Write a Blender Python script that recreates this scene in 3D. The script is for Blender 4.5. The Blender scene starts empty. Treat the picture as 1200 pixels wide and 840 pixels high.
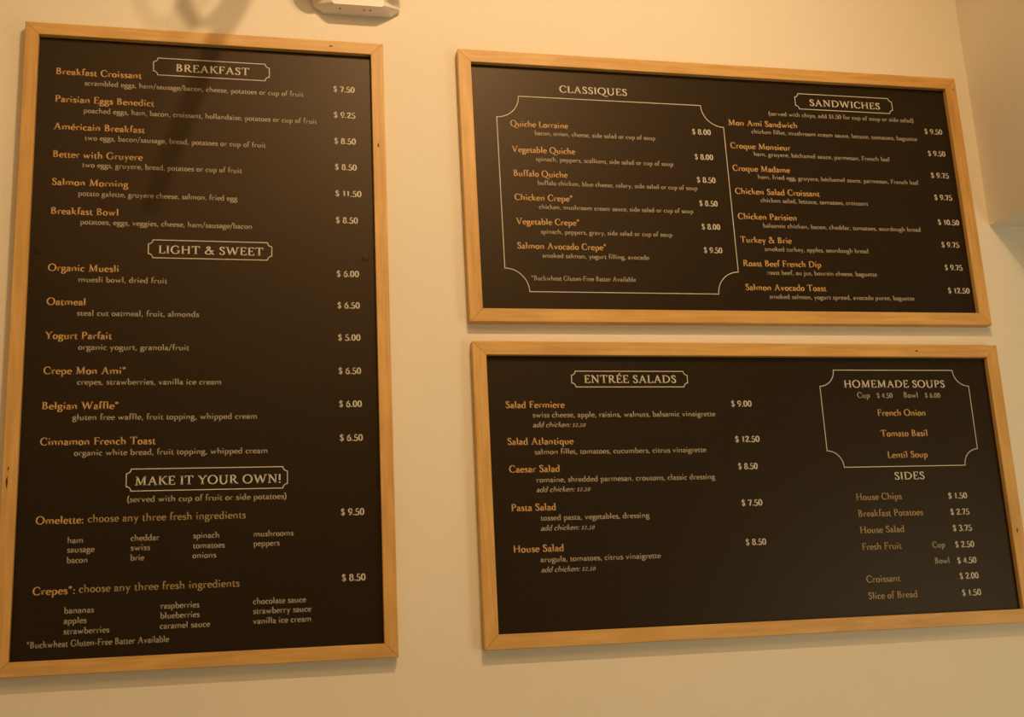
import bpy, math, random
from mathutils import Matrix, Vector

random.seed(7)
scene = bpy.context.scene
col = scene.collection

# ---------------------------------------------------------------- camera
cam_data = bpy.data.cameras.new('camera')
cam = bpy.data.objects.new('camera', cam_data)
col.objects.link(cam)
cam.rotation_mode = 'XYZ'
TILT, YAW, ROLL = 0.2328, -0.2311, -0.0514
cam.matrix_world = (Matrix.Translation((0.3852, -3.1, 1.6)) @ Matrix.Rotation(YAW, 4, 'Z')
                    @ Matrix.Rotation(math.pi / 2 + TILT, 4, 'X') @ Matrix.Rotation(ROLL, 4, 'Z'))
cam_data.sensor_fit = 'HORIZONTAL'
cam_data.sensor_width = 36.0
cam_data.lens = 36.0 * 1368.6 / 1200.0
cam_data.clip_start = 0.05
scene.camera = cam

# ---------------------------------------------------------------- colour management
scene.view_settings.view_transform = 'Standard'
scene.view_settings.look = 'None'
scene.view_settings.gamma = 1.0
scene.view_settings.use_curve_mapping = False
scene.view_settings.exposure = 0.0
scene.cycles.max_bounces = 8

# ---------------------------------------------------------------- world (dim, neutral; the room is closed)
world = bpy.data.worlds.new('world')
scene.world = world
world.use_nodes = True
world.node_tree.nodes['Background'].inputs[0].default_value = (0.9, 0.95, 1.0, 1)
world.node_tree.nodes['Background'].inputs[1].default_value = 0.02

# ---------------------------------------------------------------- room spotlights and added fill lights
def aim(o, target):
    d = Vector(target) - o.location
    o.rotation_euler = d.to_track_quat('-Z', 'Y').to_euler()

def spot(name, loc, target, power, color, radius, angle, blend=0.6):
    l = bpy.data.lights.new(name, 'SPOT')
    l.energy = power; l.color = color; l.shadow_soft_size = radius
    l.spot_size = math.radians(angle); l.spot_blend = blend
    o = bpy.data.objects.new(name, l); o.location = loc; col.objects.link(o); aim(o, target)
    return o

def area(name, loc, target, power, color, sx, sy):
    l = bpy.data.lights.new(name, 'AREA'); l.shape = 'RECTANGLE'
    l.size = sx; l.size_y = sy; l.energy = power; l.color = color
    o = bpy.data.objects.new(name, l); o.location = loc; col.objects.link(o); aim(o, target)
    return o

WARM = (1.0, 0.675, 0.375)
KEY_LOC = (1.25, -2.5, 4.85)
spot('key_spotlight', KEY_LOC, (1.15, 0, 3.05), 190, WARM, 0.034, 84, 1.0)
spot('second_spotlight', (1.52, -2.5, 4.87), (1.0, 0, 3.05), 84, WARM, 0.034, 84, 1.0)
area('ceiling_fill', (0.9, -3.4, 4.95), (0.9, -0.4, 2.4), 72, (1.0, 0.52, 0.16), 4.0, 2.2)
area('right_fill', (4.35, -2.5, 1.1), (1.0, 0, 2.2), 46, (1.0, 0.985, 0.74), 2.2, 2.0)  # unseen fill added low at the right, lifts the shadows with paler light
area('left_fill', (-2.55, -3.0, 1.7), (2.8, -0.5, 2.4), 12, (1.0, 0.90, 0.70), 2.2, 2.0)  # unseen fill added at the left to brighten the bulkhead side

# ---------------------------------------------------------------- materials
def new_mat(name):
    m = bpy.data.materials.new(name); m.use_nodes = True
    return m, m.node_tree.nodes, m.node_tree.links, m.node_tree.nodes['Principled BSDF']

def plain(name, color, rough=0.6, noise=0.06, scale=40.0, spec=0.5, bump=0.0, bump_scale=200.0):
    m, n, l, b = new_mat(name)
    tc = n.new('ShaderNodeTexCoord')
    nz = n.new('ShaderNodeTexNoise'); nz.inputs['Scale'].default_value = scale; nz.inputs['Detail'].default_value = 4
    l.new(tc.outputs['Object'], nz.inputs['Vector'])
    r = n.new('ShaderNodeValToRGB')
    r.color_ramp.elements[0].color = tuple(c * (1 - noise) for c in color) + (1,)
    r.color_ramp.elements[1].color = tuple(min(1, c * (1 + noise)) for c in color) + (1,)
    r.color_ramp.elements[0].position = 0.3; r.color_ramp.elements[1].position = 0.7
    l.new(nz.outputs['Fac'], r.inputs['Fac']); l.new(r.outputs['Color'], b.inputs['Base Color'])
    b.inputs['Roughness'].default_value = rough
    b.inputs['Specular IOR Level'].default_value = spec
    if bump:
        n2 = n.new('ShaderNodeTexNoise'); n2.inputs['Scale'].default_value = bump_scale; n2.inputs['Detail'].default_value = 3
        bp = n.new('ShaderNodeBump'); bp.inputs['Strength'].default_value = bump; bp.inputs['Distance'].default_value = 0.002
        l.new(tc.outputs['Object'], n2.inputs['Vector']); l.new(n2.outputs['Fac'], bp.inputs['Height'])
        l.new(bp.outputs['Normal'], b.inputs['Normal'])
    return m

def wood_mat():
    m, n, l, b = new_mat('maple_wood')
    tc = n.new('ShaderNodeTexCoord'); oi = n.new('ShaderNodeObjectInfo')
    off = n.new('ShaderNodeVectorMath'); off.operation = 'SCALE'; off.inputs['Scale'].default_value = 7.0
    cmb = n.new('ShaderNodeCombineXYZ')
    l.new(oi.outputs['Random'], cmb.inputs['X']); l.new(oi.outputs['Random'], cmb.inputs['Z'])
    l.new(cmb.outputs[0], off.inputs[0])
    add = n.new('ShaderNodeVectorMath'); add.operation = 'ADD'
    l.new(tc.outputs['Object'], add.inputs[0]); l.new(off.outputs[0], add.inputs[1])
    mp = n.new('ShaderNodeMapping'); mp.inputs['Scale'].default_value = (1.6, 30, 30)
    l.new(add.outputs[0], mp.inputs['Vector'])
    fine = n.new('ShaderNodeTexNoise'); fine.inputs['Scale'].default_value = 3.0; fine.inputs['Detail'].default_value = 7; fine.inputs['Distortion'].default_value = 0.7
    l.new(mp.outputs[0], fine.inputs['Vector'])
    r = n.new('ShaderNodeValToRGB')
    r.color_ramp.elements[0].position = 0.32; r.color_ramp.elements[0].color = (0.57, 0.33, 0.095, 1)
    r.color_ramp.elements[1].position = 0.68; r.color_ramp.elements[1].color = (0.71, 0.43, 0.135, 1)
    l.new(fine.outputs['Fac'], r.inputs['Fac'])
    mp2 = n.new('ShaderNodeMapping'); mp2.inputs['Scale'].default_value = (3.0, 9, 9)
    l.new(add.outputs[0], mp2.inputs['Vector'])
    blot = n.new('ShaderNodeTexNoise'); blot.inputs['Scale'].default_value = 2.2; blot.inputs['Detail'].default_value = 3
    l.new(mp2.outputs[0], blot.inputs['Vector'])
    r2 = n.new('ShaderNodeValToRGB')
    r2.color_ramp.elements[0].position = 0.35; r2.color_ramp.elements[0].color = (0.90, 0.86, 0.80, 1)
    r2.color_ramp.elements[1].position = 0.6; r2.color_ramp.elements[1].color = (1.0, 1.0, 1.0, 1)
    l.new(blot.outputs['Fac'], r2.inputs['Fac'])
    mx = n.new('ShaderNodeMix'); mx.data_type = 'RGBA'; mx.blend_type = 'MULTIPLY'; mx.inputs['Factor'].default_value = 1.0
    l.new(r.outputs['Color'], mx.inputs['A']); l.new(r2.outputs['Color'], mx.inputs['B'])
    l.new(mx.outputs['Result'], b.inputs['Base Color'])
    b.inputs['Roughness'].default_value = 0.5
    bp = n.new('ShaderNodeBump'); bp.inputs['Strength'].default_value = 0.15; bp.inputs['Distance'].default_value = 0.001
    l.new(fine.outputs['Fac'], bp.inputs['Height']); l.new(bp.outputs['Normal'], b.inputs['Normal'])
    return m

WALL = plain('cream_wall_paint', (0.80, 0.745, 0.62), 0.85, 0.015, 3.0, 0.2, 0.25, 160.0)
SIDE = plain('cream_bulkhead_paint', (0.80, 0.745, 0.62), 0.85, 0.015, 3.0, 0.2, 0.25, 160.0)
CEIL = plain('white_ceiling_paint', (0.75, 0.73, 0.68), 0.9, 0.02, 4.0, 0.2)
FLOOR = plain('grey_brown_floor', (0.50, 0.45, 0.37), 0.6, 0.2, 2.0)
WOOD = wood_mat()
PANEL = plain('dark_brown_board', (0.0115, 0.0075, 0.0035), 0.42, 0.10, 60.0, 0.33, 0.12, 500.0)
PANEL.node_tree.nodes['Principled BSDF'].inputs['Specular Tint'].default_value = (1.0, 0.76, 0.52, 1)
KNOT = plain('dark_knot', (0.045, 0.018, 0.008), 0.6, 0.2, 300.0)
CREAM = plain('cream_print', (0.64, 0.60, 0.49), 0.6, 0.03, 90.0)
PRICE = plain('pale_print', (0.58, 0.54, 0.44), 0.6, 0.03, 90.0)
TAN = plain('tan_print', (0.40, 0.35, 0.265), 0.6, 0.03, 90.0)
ORANGE = plain('orange_print', (0.60, 0.36, 0.13), 0.6, 0.04, 90.0)
OCHRE = plain('ochre_print', (0.39, 0.28, 0.125), 0.6, 0.04, 90.0)
PLASTIC = plain('ivory_plastic', (0.78, 0.72, 0.66), 0.45, 0.02, 20.0)
DARKP = plain('dark_plastic', (0.05, 0.045, 0.04), 0.5, 0.05, 20.0)
METAL = plain('dark_bronze_metal', (0.08, 0.06, 0.05), 0.4, 0.1, 30.0)
LED, _n, _l, _b = new_mat('red_indicator')
_b.inputs['Base Color'].default_value = (0.7, 0.05, 0.03, 1)
_b.inputs['Emission Color'].default_value = (1.0, 0.10, 0.06, 1)
_b.inputs['Emission Strength'].default_value = 0.35
LENS = plain('frosted_lens', (0.8, 0.78, 0.72), 0.25, 0.02, 30.0)

# ---------------------------------------------------------------- helpers
class MB:
    def __init__(s): s.v = []; s.f = []
    def poly(s, pts):
        k = len(s.v); s.v += [tuple(p) for p in pts]; s.f.append(tuple(range(k, k + len(pts))))
    def grid(s, rows, closed=False):
        k = len(s.v); n = len(rows[0])
        for r in rows: s.v += [tuple(p) for p in r]
        for i in range(len(rows) - 1):
            for j in range(n if closed else n - 1):
                j2 = (j + 1) % n
                s.f.append((k + i * n + j, k + i * n + j2, k + (i + 1) * n + j2, k + (i + 1) * n + j))
    def box(s, x0, x1, y0, y1, z0, z1):
        k = len(s.v)
        s.v += [(x, y, z) for x in (x0, x1) for y in (y0, y1) for z in (z0, z1)]
        for f in ((0, 1, 3, 2), (4, 6, 7, 5), (0, 4, 5, 1), (2, 3, 7, 6), (0, 2, 6, 4), (1, 5, 7, 3)):
            s.f.append(tuple(k + i for i in f))
    def tube(s, pts, r, n=12):
        pts = [Vector(p) for p in pts]; rows = []
        for i, p in enumerate(pts):
            d = (pts[min(i + 1, len(pts) - 1)] - pts[max(i - 1, 0)]).normalized()
            u = d.cross(Vector((0, 1, 0)) if abs(d.y) < 0.9 else Vector((1, 0, 0))).normalized(); w = d.cross(u)
            rr = r[i] if isinstance(r, (list, tuple)) else r
            rows.append([p + rr * (math.cos(2 * math.pi * j / n) * u + math.sin(2 * math.pi * j / n) * w) for j in range(n)])
        s.grid(rows, True)
        s.poly(rows[0]); s.poly(rows[-1][::-1])
    def build(s, name, mat, parent=None, smooth=False, fix=True):
        me = bpy.data.meshes.new(name); me.from_pydata([tuple(v) for v in s.v], [], s.f)
        if fix:
            import bmesh
            bm = bmesh.new(); bm.from_mesh(me)
            bmesh.ops.recalc_face_normals(bm, faces=bm.faces); bm.to_mesh(me); bm.free()
        me.materials.append(mat)
        if smooth:
            for p in me.polygons: p.use_smooth = True
        o = bpy.data.objects.new(name, me); col.objects.link(o)
        if parent: o.parent = parent
        return o

def thing(name, label, cat, loc, group=None):
    o = bpy.data.objects.new(name, None); col.objects.link(o); o.location = loc
    o.empty_display_size = 0.05
    o['label'] = label; o['category'] = cat
    if group: o['group'] = group
    return o

def struct(name, mb, mat, label):
    o = mb.build(name, mat); o['kind'] = 'structure'; o['label'] = label; o['category'] = name.split('_')[0]
    return o

# ---------------------------------------------------------------- the room
X0, X1, Y0, H = -2.6, 4.4, -6.2, 5.1
BX, BZ, BY = 2.700, 2.797, -1.15        # bulkhead: left face, underside, front face
m = MB(); m.box(X0, X1, 0, 0.12, 0, H); struct('wall_back', m, WALL, 'cream painted wall carrying the three menu boards')
m = MB(); m.box(X0 - 0.12, X0, Y0, 0.12, 0, H); struct('wall_left', m, WALL, 'cream painted wall to the left')
m = MB(); m.box(X1, X1 + 0.12, Y0, 0.12, 0, H); struct('wall_right', m, WALL, 'cream painted wall to the right')
m = MB(); m.box(X0, X1, Y0 - 0.12, Y0, 0, H); struct('wall_front', m, WALL, 'cream painted wall behind the viewer')
m = MB(); m.box(X0 - 0.12, X1 + 0.12, Y0 - 0.12, 0.12, -0.1, 0); struct('floor', m, FLOOR, 'grey brown floor')
m = MB(); m.box(X0 - 0.12, X1 + 0.12, Y0 - 0.12, 0.12, H, H + 0.1); struct('ceiling', m, CEIL, 'pale ceiling')
m = MB(); m.box(BX, X1, BY, 0, BZ, H)
o = struct('trim_1', m, SIDE, 'cream boxed-in bulkhead jutting out of the wall at the upper right')
o['category'] = 'bulkhead'

# ---------------------------------------------------------------- lettering: a pen-drawn old-style roman
# cap height 100, x height 58.  v stem, t thick line, h hairline, m medium line, a arc, b bezier,
# s serif (x y left right), f flag serif, o dot
G = {
'a': (47, 'b 9 45 13 63 34 62 34 40;v 34 8 42;b 34 35 12 33 8 24 8 15;b 8 15 8 -2 24 -3 34 12;b 34 10 35 1 40 1 46 5'),
'b': (56, 'v 12 2 100;f 12 104;a 29 29 19 28 145 -145'),
'c': (46, 'a 27 29 19 28 50 310;o 39 46 6'),
'd': (58, 'v 44 4 100;f 44 104;a 27 29 19 28 35 325;s 44 0 0 11'),
'e': (49, 'a 26 29 19 28 0 318;h 8 31 45 31'),
'f': (34, 'v 15 0 78;b 15 76 15 102 26 106 36 98;h 3 56 30 56;s 15 0 9 10;o 35 95 6'),
'g': (50, 'a 23 39 15 18 0 360;b 13 24 3 15 10 8 26 7;b 26 7 46 7 48 -6 43 -17;b 43 -17 34 -37 5 -36 5 -20;b 5 -20 6 -10 12 -4 20 5;h 34 52 47 57'),
'h': (60, 'v 13 0 100;f 13 104;s 13 0 9 9;b 13 38 22 60 46 66 46 36;v 46 0 38;s 46 0 9 9'),
'i': (29, 'v 14 0 56;f 14 60;s 14 0 9 9;o 14 84 8'),
'j': (27, 'v 14 -18 56;f 14 60;b 14 -16 14 -32 6 -36 -3 -33;o 14 84 8'),
'k': (56, 'v 13 0 100;f 13 104;s 13 0 9 9;h 13 22 40 56;s 40 58 8 8;t 24 36 45 2;s 47 0 8 8'),
'l': (29, 'v 14 0 100;f 14 104;s 14 0 9 9'),
'm': (92, 'v 13 0 56;f 13 60;s 13 0 9 9;b 13 38 22 60 45 66 45 36;v 45 0 38;s 45 0 9 9;b 45 38 54 60 78 66 78 36;v 78 0 38;s 78 0 9 9'),
'n': (60, 'v 13 0 56;f 13 60;s 13 0 9 9;b 13 38 22 60 46 66 46 36;v 46 0 38;s 46 0 9 9'),
'o': (53, 'a 26 29 19 28.5 0 360'),
'p': (57, 'v 13 -34 56;f 13 60;s 13 -36 9 10;a 29 29 19 28 145 -145'),
'q': (57, 'v 44 -34 57;s 44 -36 10 10;a 27 29 19 28 35 325'),
'r': (42, 'v 13 0 56;f 13 60;s 13 0 9 11;b 13 36 18 54 28 62 37 54;o 36 51 6'),
's': (40, 'b 33 44 29 62 9 61 9 45;b 9 45 9 32 33 31 33 15;b 33 15 33 -4 9 -4 6 14;h 33 57 33 42;h 6 15 6 1'),
't': (35, 'v 14 10 68;h 3 56 30 56;b 14 14 14 -2 24 -3 33 6;h 4 56 14 71'),
'u': (60, 'v 13 20 56;f 13 60;b 13 22 13 -6 36 -4 46 16;v 46 3 56;f 46 60;s 46 0 0 10'),
'v': (55, 't 11 57 28 1;h 28 1 44 57;s 10 58 8 10;s 44 58 8 8'),
'w': (82, 't 11 57 27 1;h 27 1 41 54;t 41 54 57 1;h 57 1 71 57;s 11 58 8 10;s 71 58 8 8'),
'y': (54, 't 11 57 28 3;h 44 57 20 -30;o 17 -30 6;s 10 58 8 10;s 44 58 8 8'),
'A': (84, 'h 42 99 13 1;t 41 97 70 1;h 24 37 60 37;s 13 0 11 12;s 70 0 13 12'),
'B': (68, 'v 17 0 100;s 17 0 11 0;s 17 100 11 0;b 17 97 58 101 58 53 17 53;b 17 53 68 56 68 0 17 3'),
'C': (76, 'a 44 50 35 49 48 312;h 67 92 67 70;h 68 8 68 22'),
'D': (88, 'v 17 0 100;s 17 0 11 0;s 17 100 11 0;b 17 97 99 103 99 -3 17 3'),
'E': (64, 'v 17 0 100;s 17 0 11 0;s 17 100 11 0;h 17 97 54 97;h 54 100 55 79;h 17 52 43 52;h 43 61 43 43;h 17 3 57 3;h 57 0 59 23'),
'F': (60, 'v 17 0 100;s 17 0 11 13;s 17 100 11 0;h 17 97 54 97;h 54 100 55 79;h 17 52 43 52;h 43 61 43 43'),
'G': (86, 'a 45 50 36 49 48 318;v 71 6 42;s 71 44 14 12;h 68 92 68 70'),
'H': (88, 'v 17 0 100;v 70 0 100;s 17 0 11 12;s 17 100 11 12;s 70 0 12 11;s 70 100 12 11;h 17 52 70 52'),
'I': (35, 'v 17 0 100;s 17 0 12 12;s 17 100 12 12'),
'K': (78, 'v 17 0 100;s 17 0 11 12;s 17 100 11 12;h 19 44 61 98;t 32 60 65 2;s 61 100 11 12;s 67 0 10 12'),
'L': (62, 'v 17 0 100;s 17 0 11 0;s 17 100 11 12;h 17 3 54 3;h 55 0 58 25'),
'M': (104, 'h 18 0 22 100;s 18 0 12 12;t 23 96 51 5;h 51 5 81 97;v 84 0 100;s 84 0 12 12;s 84 100 0 12;s 22 100 12 0'),
'N': (90, 'h 18 0 18 100;t 19 97 71 5;h 72 0 72 100;s 18 0 12 12;s 18 100 13 0;s 72 100 12 12'),
'O': (91, 'a 45 50 37 49 0 360'),
'P': (64, 'v 17 0 100;s 17 0 11 13;s 17 100 11 0;b 17 97 68 103 68 41 17 46'),
'Q': (91, 'a 45 50 37 49 0 360;b 40 1 60 -4 74 -30 106 -21'),
'R': (76, 'v 17 0 100;s 17 0 11 12;s 17 100 11 0;b 17 97 66 103 66 44 17 49;t 36 49 64 2;s 68 0 8 10'),
'S': (56, 'b 45 76 42 104 11 102 12 75;b 12 75 13 54 48 52 47 25;b 47 25 46 -6 12 -6 9 25;h 46 97 46 73;h 9 28 9 3'),
'T': (76, 'v 38 0 97;h 7 97 69 97;h 7 100 6 78;h 69 100 70 78;s 38 0 13 13'),
'U': (87, 'v 17 34 100;b 17 36 17 -14 69 -14 69 36;h 69 34 69 100;s 17 100 12 12;s 69 100 12 12'),
'V': (82, 't 13 99 42 2;h 42 2 70 99;s 13 100 12 12;s 70 100 12 12'),
'W': (118, 't 13 99 37 2;h 37 2 58 96;t 58 96 82 2;h 82 2 105 99;s 13 100 12 12;s 105 100 12 12'),
'Y': (76, 't 11 99 38 46;h 65 99 38 46;v 38 0 48;s 38 0 13 13;s 10 100 10 12;s 66 100 12 10'),
'&': (88, 't 24 84 76 2;a 34 79 13 19 -25 205;b 45 70 42 58 10 46 9 24;b 9 24 8 -8 62 -10 70 50;s 68 54 12 12;h 76 3 84 3'),
'0': (56, 'a 28 48 20 47 0 360'),
'1': (44, 'v 24 0 93;h 11 80 24 93;s 24 0 12 12'),
'2': (54, 'b 10 72 12 104 48 102 43 70;b 43 70 40 46 16 24 9 5;m 8 5 46 5;h 46 2 48 19'),
'3': (54, 'b 10 80 16 102 45 100 41 74;b 41 74 38 54 28 52 20 52;b 22 52 56 54 51 -2 24 -1;b 24 -1 14 -1 10 6 8 16'),
'4': (56, 'v 37 0 95;h 37 95 6 28;m 6 27 51 27;s 37 0 11 11'),
'5': (54, 'm 17 91 44 91;h 17 93 13 50;b 13 50 56 70 58 -4 22 -2;b 22 -2 14 -2 9 6 8 15'),
'6': (56, 'b 43 91 16 84 8 52 9 30;a 28 29 19 30 0 360'),
'7': (52, 'm 8 90 46 90;t 46 89 22 0;h 8 95 7 75'),
'8': (56, 'a 28 73 15 21 0 360;a 28 27 19 27 0 360'),
'9': (56, 'a 28 66 19 29 0 360;b 47 66 48 40 38 10 13 2'),
'$': (50, 'b 40 74 37 98 9 96 10 71;b 10 71 11 52 42 50 41 24;b 41 24 40 -5 10 -5 8 24;h 25 -12 25 107;h 40 88 40 70;h 8 26 8 8'),
',': (24, 'o 11 6 8;h 15 4 8 -15'), '.': (22, 'o 10 6 8'),
'*': (42, 'm 20 64 20 100;m 5 74 35 91;m 5 91 35 74'),
'(': (30, 'b 25 104 5 74 5 10 25 -20'), ')': (30, 'b 5 104 25 74 25 10 5 -20'),
'/': (40, 'h 3 -14 36 104'), ':': (24, 'o 11 6 8;o 11 49 8'),
'!': (28, 't 13 100 13 30;o 13 6 8'), '-': (34, 'm 6 32 28 32'), ' ': (30, ''),
}
G['é'] = (49, G['e'][1] + ';m 24 70 37 90')
G['É'] = (64, G['E'][1] + ';m 30 108 46 126')

_cache = {}
def glyph(ch, thick, thin):
    key = (ch, thick, thin)
    if key in _cache: return _cache[key]
    adv, src = G[ch]; polys = []
    def strip(pts, fw):
        L = []; R = []
        for i, p in enumerate(pts):
            a = pts[max(i - 1, 0)]; b = pts[min(i + 1, len(pts) - 1)]
            dx, dy = b[0] - a[0], b[1] - a[1]; n = math.hypot(dx, dy) or 1
            w = fw(abs(dy) / n) / 2
            L.append((p[0] - dy / n * w, p[1] + dx / n * w)); R.append((p[0] + dy / n * w, p[1] - dx / n * w))
        for i in range(len(pts) - 1): polys.append([R[i], R[i + 1], L[i + 1], L[i]])
    auto = lambda c: thin + (thick - thin) * c ** 1.2
    for cmd in src.split(';'):
        if not cmd: continue
        k = cmd.split(); c = k[0]; q = [float(x) for x in k[1:]]
        if c == 'v':
            polys.append([(q[0] - thick / 2, q[1]), (q[0] + thick / 2, q[1]), (q[0] + thick / 2, q[2]), (q[0] - thick / 2, q[2])])
        elif c in 'thm':
            w = {'t': thick, 'h': thin, 'm': (thick + thin) / 2}[c]
            strip([(q[0], q[1]), (q[2], q[3])], lambda _: w)
        elif c == 'a':
            n = max(6, int(abs(q[5] - q[4]) / 24))
            strip([(q[0] + q[2] * math.cos(math.radians(q[4] + (q[5] - q[4]) * i / n)),
                    q[1] + q[3] * math.sin(math.radians(q[4] + (q[5] - q[4]) * i / n))) for i in range(n + 1)], auto)
        elif c == 'b':
            n = 7; pts = []
            for i in range(n + 1):
                t = i / n; u = 1 - t; e = (u**3, 3*u*u*t, 3*u*t*t, t**3)
                pts.append((sum(e[j] * q[2*j] for j in range(4)), sum(e[j] * q[2*j+1] for j in range(4))))
            fw = auto
            if ch in 'sS$' and abs(q[7] - q[1]) > 20 and (q[6] - q[0]) > 15: fw = lambda _: thick * 0.95
            strip(pts, fw)
        elif c == 's':
            x, y, l, r = q; s = -1 if y > 20 else 1; h = thick / 2
            polys.append([(x - l, y), (x + r, y), (x + r, y + s * thin), (x + min(h, r), y + s * thin * 1.5),
                          (x - min(h, l), y + s * thin * 1.5), (x - l, y + s * thin)])
        elif c == 'f':
            x, y = q; h = thick / 2
            polys.append([(x - h - 9, y - 9), (x + h, y), (x + h, y - 12), (x - h, y - 15), (x - h - 9, y - 9 - thin * 0.8)])
        elif c == 'o':
            x, y, r = q; r = r * (0.75 + thick / 60)
            polys.append([(x + r * math.cos(math.pi * j / 4), y + r * math.sin(math.pi * j / 4)) for j in range(8)])
    _cache[key] = (adv, polys)
    return _cache[key]

# style: (object name, cap height mm, thick, thin, tracking, slant, material)
ST = {
'H': ('heading_lettering', 22.5, 13.5, 7.5, 4, 0, CREAM),
'I': ('dish_name_lettering', 19.5, 14.8, 7.3, 3, 0, ORANGE),
'J': ('dish_name_lettering', 19.5, 14, 7.5, 3, 0, ORANGE),
'C': ('choice_lettering', 19.5, 11.5, 7.5, 2, 0, OCHRE),
'S': ('side_dish_lettering', 19.5, 12.5, 7.5, 2, 0, OCHRE),
'D': ('description_lettering', 15.6, 13.5, 8.5, 2, 0, TAN),
'E': ('description_lettering', 14.2, 13.5, 8.5, 2, 0, TAN),
'A': ('extra_lettering', 15.0, 13.5, 8.5, 0, 0.24, TAN),
'P': ('price_lettering', 17.6, 16.5, 9.5, 3, 0, PRICE),
'Q': ('price_lettering', 15.0, 14.5, 9, 3, 0, TAN),
'N': ('size_lettering', 17.0, 13, 8, 2, 0, TAN),
}
PY = -0.0003     # print sits 0.3 mm proud of the panel front
def text_line(style, text, x, z, w, parent):
    name, cap, thick, thin, track, slant, mat = ST[style]
    pen = 0; items = []
    for ch in text:
        adv, polys = glyph(ch, thick, thin)
        small = style == 'A' and ch.isdigit() or style == 'A' and ch == '$'
        k = 0.68 if small else 1.0
        items.append((pen, polys, k)); pen += (adv + track) * (0.85 if small else 1.0)
    last = pen - track
    f = w / 1000.0 / (last - 6); c = cap / 100000.0
    mb = MB()
    for px, polys, k in items:
        for poly in polys:
            mb.poly([((px + k * a + slant * b * k - 4) * f + x / 1000.0, PY, z / 1000.0 + k * b * c) for a, b in poly])
    ob = mb.build(name, mat, parent, fix=False)
    return ob, f / c

def outline(pts, w, name, mat, parent):
    """closed printed line of width w along pts (metres, board x/z)"""
    n = len(pts); L = []; R = []
    for i in range(n):
        a, p, b = Vector(pts[i - 1]), Vector(pts[i]), Vector(pts[(i + 1) % n])
        d1 = (p - a).normalized(); d2 = (b - p).normalized()
        n1 = Vector((-d1.y, d1.x)); n2 = Vector((-d2.y, d2.x))
        mt = (n1 + n2).normalized(); s = w / 2 / max(0.45, mt.dot(n1))
        L.append(p + mt * s); R.append(p - mt * s)
    mb = MB()
    for i in range(n):
        j = (i + 1) % n
        mb.poly([(R[i].x, PY, R[i].y), (R[j].x, PY, R[j].y), (L[j].x, PY, L[j].y), (L[i].x, PY, L[i].y)])
    return mb.build(name, mat, parent, fix=False)

def notched(x0, x1, z0, z1, r, n=8, step=0.0):
    """rectangle whose corners are scooped by quarter circles, returned as a closed point list"""
    pts = []
    def arc(cx, cz, a0, a1):
        for i in range(n + 1):
            a = math.radians(a0 + (a1 - a0) * i / n); pts.append((cx + r * math.cos(a), cz + r * math.sin(a)))
    def tip(x, z):
        if step: pts.append((x, z))
    arc(x0, z0, 90, 0); arc(x1, z0, 180, 90); arc(x1, z1, 270, 180); arc(x0, z1, 360, 270)
    return pts

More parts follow.
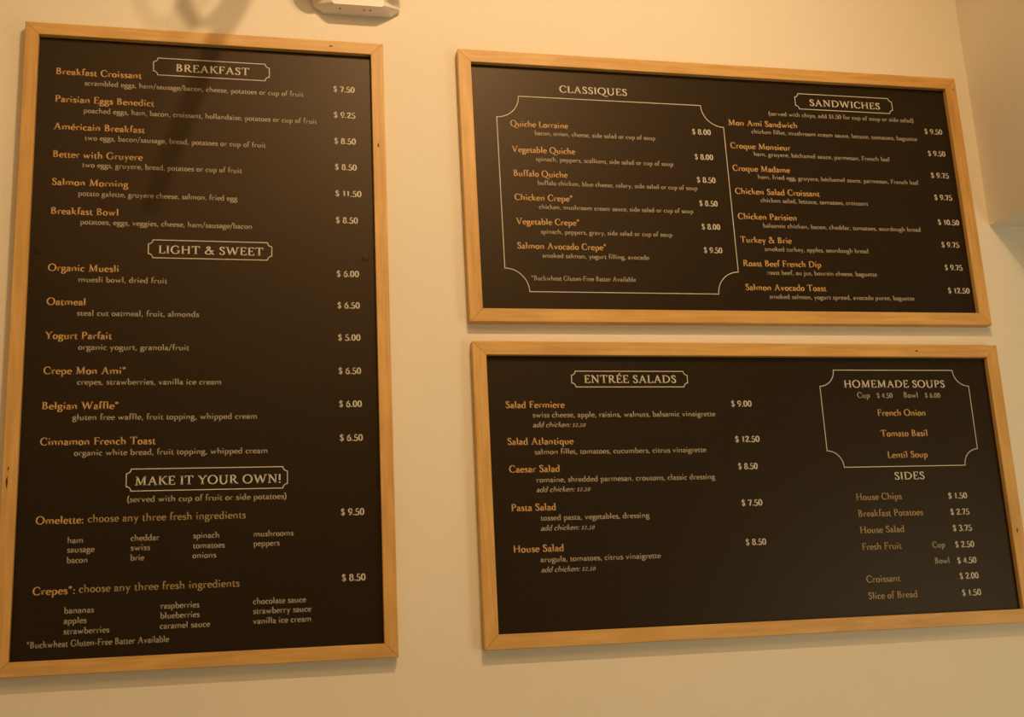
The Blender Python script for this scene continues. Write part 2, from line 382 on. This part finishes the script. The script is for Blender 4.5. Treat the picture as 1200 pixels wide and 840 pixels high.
ROWS0 = """
H|BREAKFAST|-90.7 745.4 198.1
I|Breakfast Croissant|-403.9 717.5 222.0
D|scrambled eggs, ham/sausage/bacon, cheese, potatoes or cup of fruit|-328.9 688.9 586.1
I|Parisian Eggs Benedict|-402.9 636.5 255.8
D|poached eggs, ham, bacon, croissant, hollandaise, potatoes or cup of fruit|-329.0 608.2 623.1
I|Américain Breakfast|-403.0 556.7 233.1
D|two eggs, bacon/sausage, bread, potatoes or cup of fruit|-323.1 529.0 475.7
I|Better with Gruyere|-402.4 476.6 228.3
D|two eggs, gruyere, bread, potatoes or cup of fruit|-326.9 450.8 415.2
I|Salmon Morning|-401.4 397.5 192.3
D|potato galette, gruyere cheese, salmon, fried egg|-334.2 369.2 410.8
I|Breakfast Bowl|-401.3 316.0 170.5
D|potatoes, eggs, veggies, cheese, ham/sausage/bacon|-326.7 289.5 443.3
H|LIGHT & SWEET|-126.7 213.5 272.9
I|Organic Muesli|-401.4 158.9 175.9
D|muesli bowl, dried fruit|-325.8 130.1 222.6
I|Oatmeal|-400.8 66.8 95.4
D|steal cut oatmeal, fruit, almonds|-325.8 38.9 305.0
I|Yogurt Parfait|-400.8 -23.9 162.0
D|organic yogurt, granola/fruit|-319.5 -52.2 275.0
I|Crepe Mon Ami*|-401.1 -116.7 200.0
D|crepes, strawberries, vanilla ice cream|-319.4 -144.3 358.4
I|Belgian Waffle*|-401.4 -208.4 184.9
D|gluten free waffle, fruit topping, whipped cream|-327.0 -236.3 458.0
I|Cinnamon French Toast|-401.6 -300.4 277.3
D|organic white bread, fruit topping, whipped cream|-320.1 -327.7 478.0
H|MAKE IT YOUR OWN!|-171.9 -405.8 363.9
D|(served with cup of fruit or side potatoes)|-189.4 -448.0 394.9
I|Omelette:|-403.3 -497.8 111.7
C|choose any three fresh ingredients|-281.6 -495.7 384.0
D|ham|-327.9 -546.4 37.0
D|sausage|-327.5 -569.2 63.4
D|bacon|-327.5 -595.0 48.8
D|cheddar|-178.1 -545.0 68.1
D|swiss|-177.5 -569.0 46.0
D|brie|-177.5 -594.0 32.2
D|spinach|-27.1 -543.3 64.6
D|tomatoes|-27.1 -568.5 77.6
D|onions|-27.8 -593.1 57.4
D|mushrooms|122.4 -543.5 100.4
D|peppers|122.5 -567.7 64.7
I|Crepes*:|-403.3 -669.8 97.7
C|choose any three fresh ingredients|-296.7 -667.5 384.0
D|bananas|-329.0 -716.6 68.6
D|apples|-329.0 -741.0 52.2
D|strawberries|-328.7 -766.1 105.6
D|raspberries|-103.0 -714.7 92.7
D|blueberries|-103.1 -738.7 93.7
D|caramel sauce|-103.6 -763.4 119.7
D|chocolate sauce|121.7 -713.3 131.3
D|strawberry sauce|121.8 -737.1 143.9
D|vanilla ice cream|121.8 -762.0 144.7
D|*Buckwheat Gluten-Free Batter Available|-411.9 -795.5 329.7
P|$ 7.50|342.5 710.3 59.4
P|$ 9.25|342.6 630.5 59.8
P|$ 8.50|342.7 550.9 59.9
P|$ 8.50|343.6 472.3 60.1
P|$ 11.50|343.6 393.1 71.7
P|$ 8.50|344.2 314.2 59.7
P|$ 6.00|344.3 158.2 59.5
P|$ 6.50|344.9 68.2 59.5
P|$ 5.00|345.2 -22.6 59.4
P|$ 6.50|345.0 -115.3 59.5
P|$ 6.00|345.4 -206.1 59.5
P|$ 6.50|345.7 -297.7 59.8
P|$ 9.50|345.6 -494.6 60.0
P|$ 8.50|345.7 -663.9 59.9
"""
ROWS1 = """
H|CLASSIQUES|-512.6 300.4 211.9
I|Quiche Lorraine|-669.3 184.0 174.6
E|bacon, onion, cheese, side salad or cup of soup|-597.2 159.5 374.4
I|Vegetable Quiche|-668.6 102.9 190.7
E|spinach, peppers, scallions, side salad or cup of soup|-598.2 77.6 425.4
I|Buffalo Quiche|-668.8 28.0 162.5
E|buffalo chicken, blue cheese, celery, side salad or cup of soup|-597.4 3.0 495.3
I|Chicken Crepe*|-669.1 -46.2 174.2
E|chicken, mushroom cream sauce, side salad or cup of soup|-597.6 -71.2 475.0
I|Vegetable Crepe*|-668.1 -120.0 188.9
E|spinach, peppers, gravy, side salad or cup of soup|-597.0 -147.0 400.8
I|Salmon Avocado Crepe*|-669.2 -193.9 266.2
E|smoked salmon, yogurt filling, avocado|-596.9 -219.7 322.7
E|*Buckwheat Gluten-Free Batter Available|-633.2 -288.0 311.8
P|$ 8.00|-101.2 184.9 59.5
P|$ 8.00|-100.6 102.9 58.5
P|$ 8.50|-100.5 28.6 58.8
P|$ 8.50|-100.0 -46.6 57.5
P|$ 8.00|-99.5 -120.8 57.8
P|$ 9.50|-99.6 -194.5 57.4
H|SANDWICHES|302.0 299.3 244.0
E|(served with chips, add $1.50 for cup of soup or side salad)|158.0 259.6 500.9
I|Mon Ami Sandwich|19.2 220.6 231.4
E|chicken fillet, mushroom cream sauce, lettuce, tomatoes, baguette|94.0 196.4 568.5
I|Croque Monsieur|19.3 144.4 198.6
E|ham, gruyere, béchamel sauce, parmesan, French loaf|93.4 122.0 461.3
I|Croque Madame|19.0 70.6 188.0
E|ham, fried egg, gruyere, béchamel sauce, parmesan, French loaf|98.7 47.0 546.4
I|Chicken Salad Croissant|19.5 -4.1 278.2
E|chicken salad, lettuce, tomatoes, croissant|99.3 -28.8 360.4
I|Chicken Parisien|20.0 -85.0 192.4
E|balsamic chicken, bacon, cheddar, tomatoes, sourdough bread|98.8 -110.3 531.3
I|Turkey & Brie|20.5 -159.5 165.3
E|smoked turkey, apples, sourdough bread|95.6 -184.8 344.5
I|Roast Beef French Dip|20.9 -233.7 253.9
E|roast beef, au jus, boursin cheese, baguette|95.2 -259.0 362.5
I|Salmon Avocado Toast|20.6 -308.6 261.7
E|smoked salmon, yogurt spread, avocado puree, baguette|95.0 -334.2 480.0
P|$ 9.50|694.4 223.0 62.3
P|$ 9.50|695.3 147.5 61.1
P|$ 9.75|694.6 72.7 62.3
P|$ 9.75|695.4 -1.7 62.1
P|$ 10.50|695.3 -85.0 73.9
P|$ 9.75|696.5 -159.3 60.9
P|$ 9.75|696.5 -234.2 60.8
P|$ 12.50|696.2 -309.2 74.2
"""
ROWS2 = """
H|ENTRÉE SALADS|-500.2 300.1 273.6
I|Salad Fermiere|-730.6 229.0 167.5
D|swiss cheese, apple, raisins, walnuts, balsamic vinaigrette|-655.3 202.4 539.0
A|add chicken: $2.50|-656.7 174.8 151.5
I|Salad Atlantique|-730.7 126.3 187.1
D|salmon fillet, tomatoes, cucumbers, citrus vinaigrette|-655.2 99.1 501.4
I|Caesar Salad|-729.2 50.1 142.6
D|romaine, shredded parmesan, croutons, classic dressing|-654.6 21.8 520.6
A|add chicken: $2.50|-656.0 -4.7 152.5
I|Pasta Salad|-728.9 -54.9 125.2
D|tossed pasta, vegetables, dressing|-648.3 -81.9 310.0
A|add chicken: $2.50|-649.8 -109.3 152.0
I|House Salad|-728.5 -165.8 140.2
D|arugula, tomatoes, citrus vinaigrette|-654.5 -193.3 340.4
A|add chicken: $2.50|-654.8 -220.4 151.9
P|$ 9.00|-63.3 230.3 62.0
P|$ 12.50|-61.4 126.7 74.3
P|$ 8.50|-60.0 48.5 58.9
P|$ 7.50|-60.0 -55.8 62.4
P|$ 8.50|-58.3 -166.2 60.7
H|HOMEMADE SOUPS|300.4 285.8 334.1
N|Cup|339.2 254.8 41.0
Q|$ 4.50|403.8 254.6 51.2
N|Bowl|491.6 254.8 48.4
Q|$ 6.00|563.5 254.6 50.8
J|French Onion|398.5 199.9 158.9
J|Tomato Basil|401.4 137.9 154.2
J|Lentil Soup|414.2 74.0 131.5
H|SIDES|428.7 9.4 97.8
S|House Chips|296.7 -48.0 146.7
S|Breakfast Potatoes|297.2 -95.9 208.5
S|House Salad|297.3 -143.1 141.6
S|Fresh Fruit|297.4 -191.0 125.3
S|Croissant|299.4 -282.9 106.7
S|Slice of Bread|298.9 -329.8 155.9
N|Cup|523.3 -191.2 40.3
N|Bowl|524.2 -237.2 48.1
P|$ 1.50|596.7 -49.9 61.5
P|$ 2.75|596.9 -97.5 61.4
P|$ 3.75|597.5 -145.1 61.8
P|$ 2.50|598.1 -192.7 61.6
P|$ 4.50|598.0 -239.0 61.7
P|$ 2.00|599.0 -283.6 60.7
P|$ 1.50|599.4 -331.6 61.1
"""
# ---------------------------------------------------------------- framed menu boards
DEPTH, RECESS = 0.030, 0.016
def rail(L, w, parent, rot, loc):
    prof = [(0, -0.001), (0, -(DEPTH - 0.0012)), (0.0012, -DEPTH), (w - 0.0012, -DEPTH), (w, -(DEPTH - 0.0012)), (w, -0.001)]
    mb = MB(); g = 0.0005
    rows = [[(s * (L / 2 - i - g), y, i) for i, y in prof] for s in (-1, 1)]
    mb.grid(rows, True); mb.poly(rows[0]); mb.poly(rows[1][::-1])
    o = mb.build('frame_rail', WOOD, parent); o.rotation_euler = (0, rot, 0); o.location = loc
    return o

def knot(parent, x, z, rx, rz, seed):
    rnd = random.Random(seed); mb = MB()
    ring = [(x + 1.3 * rx * math.cos(a) * rnd.uniform(.75, 1.15), -DEPTH - 0.0002, z + 1.3 * rz * math.sin(a) * rnd.uniform(.75, 1.15))
            for a in [2 * math.pi * i / 12 for i in range(12)]]
    mb.poly(ring); o = mb.build('knot', KNOT, parent); o['label'] = 'small dark knot in the pale wood'

def board(label, rect, w, tilt, rows, knots):
    x0, x1, z0, z1 = rect; W, Hh = x1 - x0, z1 - z0
    t = thing('menu_board', label, 'menu board', ((x0 + x1) / 2, 0, (z0 + z1) / 2), 'framed menu boards on the wall')
    t.rotation_euler = (0, -tilt, 0)
    rails = [rail(W, w, t, math.pi, (0, 0, Hh / 2)), rail(Hh, w, t, -math.pi / 2, (W / 2, 0, 0)),
             rail(W, w, t, 0, (0, 0, -Hh / 2)), rail(Hh, w, t, math.pi / 2, (-W / 2, 0, 0))]
    for r, x, z, a, b, s in knots: knot(rails[r], x, z, a, b, s)
    m = MB(); e = 0.0004
    iw, ih = W / 2 - w - e, Hh / 2 - w - e; y = -(DEPTH - RECESS)
    m.box(-iw, iw, 0, 0.010, -ih, ih)
    p = m.build('panel', PANEL, t); p.location = (0, y, 0)
    for ln in rows.strip().split('\n'):
        st, tx, nums = ln.split('|'); x, z, wd = (float(v) for v in nums.split())
        ob, ratio = text_line(st, tx, x, z, wd, p)
        STATS.setdefault(st, []).append(ratio)
    return t, p
STATS = {}

LINE = 0.0021
def plaque(p, x0, x1, z0, z1):
    outline(notched(x0, x1, z0, z1, 0.0115, 5), LINE, 'plaque_border', CREAM, p)

b0, p0 = board('tall black menu board in pale wood frame, listing breakfast dishes',
               (-0.1983, 0.7710, 1.5625, 3.2846), 0.0353, -0.0010, ROWS0,
               [(0, -0.335, 0.017, 0.004, 0.0018, 1), (1, 0.545, 0.020, 0.005, 0.002, 2), (3, 0.395, 0.012, 0.011, 0.0018, 3),
                (3, 0.360, 0.014, 0.004, 0.0015, 8)])
plaque(p0, -0.151, 0.163, 0.732, 0.783)
plaque(p0, -0.153, 0.169, 0.201, 0.251)
plaque(p0, -0.193, 0.208, -0.420, -0.364)

b1, p1 = board('wide black menu board in pale wood frame, listing quiches and sandwiches',
               (0.9923, 2.6333, 2.4560, 3.2863), 0.0385, 0.0029, ROWS1,
               [(1, 0.375, 0.012, 0.003, 0.0015, 4)])
outline(notched(-0.7095, 0.0025, -0.322, 0.281, 0.0690, 14), LINE, 'section_border', CREAM, p1)
plaque(p1, 0.253, 0.590, 0.2870, 0.3390)

b2, p2 = board('wide black menu board in pale wood frame, listing salads, soups and sides',
               (0.9963, 2.6376, 1.5650, 2.3959), 0.0385, -0.0019, ROWS2,
               [(0, -0.545, 0.020, 0.004, 0.0018, 5), (1, -0.150, 0.022, 0.005, 0.002, 6)])
plaque(p2, -0.5375, -0.192, 0.2885, 0.334)
outline(notched(0.2215, 0.7155, 0.0485, 0.3390, 0.0490, 12), LINE, 'section_border', CREAM, p2)

# two dark plugs on the tall board's panel
for px, pz in ((-0.428, 0.214), (0.424, 0.214)):
    m = MB(); rows = []
    for r, y in ((0.0105, 0), (0.0098, -0.0008), (0.0060, -0.0011), (0.0001, -0.0011)):
        rows.append([(px + r * math.cos(2 * math.pi * k / 20), y, pz + r * math.sin(2 * math.pi * k / 20)) for k in range(20)])
    m.grid(rows, True); m.build('screw_cap', PANEL, p0)

# ---------------------------------------------------------------- emergency light above the tall board
E0 = (0.700, 0, 3.468)
em = thing('emergency_light', 'white plastic emergency light unit with red indicator, high on the wall', 'emergency light', E0)
def hexa(hw, zb, zt, y, ch):
    return [(-hw, y, zb + ch), (-hw + ch * 1.5, y, zb), (hw - ch * 1.5, y, zb), (hw, y, zb + ch), (hw, y, zt - ch), (hw - ch, y, zt), (-hw + ch, y, zt), (-hw, y, zt - ch)]
m = MB()
rws = [hexa(0.126, -0.083, 0.085, -0.001, 0.019), hexa(0.126, -0.083, 0.085, -0.016, 0.019),
       hexa(0.122, -0.082, 0.083, -0.020, 0.018), hexa(0.074, -0.080, 0.080, -0.056, 0.004)]
m.grid(rws, True); m.poly(rws[0]); m.poly(rws[-1][::-1]); m.build('housing', PLASTIC, em)
m = MB(); m.tube([(0.019, -0.034, -0.0790), (0.019, -0.034, -0.0835)], 0.0036, 12); m.build('indicator', LED, em)
for sx in (-0.050, 0.037):
    m = MB(); m.tube([(sx, -0.034, -0.0790), (sx, -0.034, -0.0828)], 0.0024, 10); m.build('test_button', DARKP, em)
for sx in (-1, 1):
    m = MB(); pts = [(sx * 0.085, -0.040, 0.02), (sx * 0.094, -0.075, 0.03), (sx * 0.100, -0.10, 0.03), (sx * 0.100, -0.115, 0.028)]
    m.tube(pts, [0.02, 0.024, 0.044, 0.050], 20); hd = m.build('lamp_head', PLASTIC, em, smooth=False)
    m = MB(); m.tube([(sx * 0.100, -0.1152, 0.028), (sx * 0.100, -0.119, 0.028)], 0.045, 20); m.build('lens', LENS, hd)

# ---------------------------------------------------------------- hanging lamp above the picture; it throws the looped shadow
KL = Vector(KEY_LOC)
def toward(wx, wz, s):
    w = Vector((wx, 0, wz)); return w + (KL - w) * s
hl = thing('hanging_lamp', 'dark curved-arm lamp hanging from the ceiling above the tall board', 'lamp', (0, 0, 0))
S = 0.30
arm = [toward(x, z, S) for x, z in ((0.62, 5.205), (0.56, 4.3), (0.47, 3.75), (0.405, 3.50), (0.36, 3.38), (0.30, 3.27), (0.24, 3.10), (0.185, 2.93), (0.13, 2.76))]
m = MB(); m.tube(arm, 0.019, 12); m.build('arm', METAL, hl, True)
loop = [toward(x, z, S) for x, z in ((0.205, 3.75), (0.200, 3.50), (0.212, 3.38), (0.245, 3.325), (0.290, 3.335), (0.335, 3.40), (0.375, 3.5))]
m = MB(); m.tube(loop, 0.014, 12); m.build('arm_loop', METAL, hl, True)
m = MB(); top = arm[0]; m.tube([(top.x, top.y, 5.055), (top.x, top.y, 5.099)], 0.06, 24); m.build('ceiling_rose', METAL, hl)
hl.location = (top.x, top.y, 5.1)
for ch in hl.children: ch.matrix_parent_inverse = Matrix.Translation((-top.x, -top.y, -5.1))
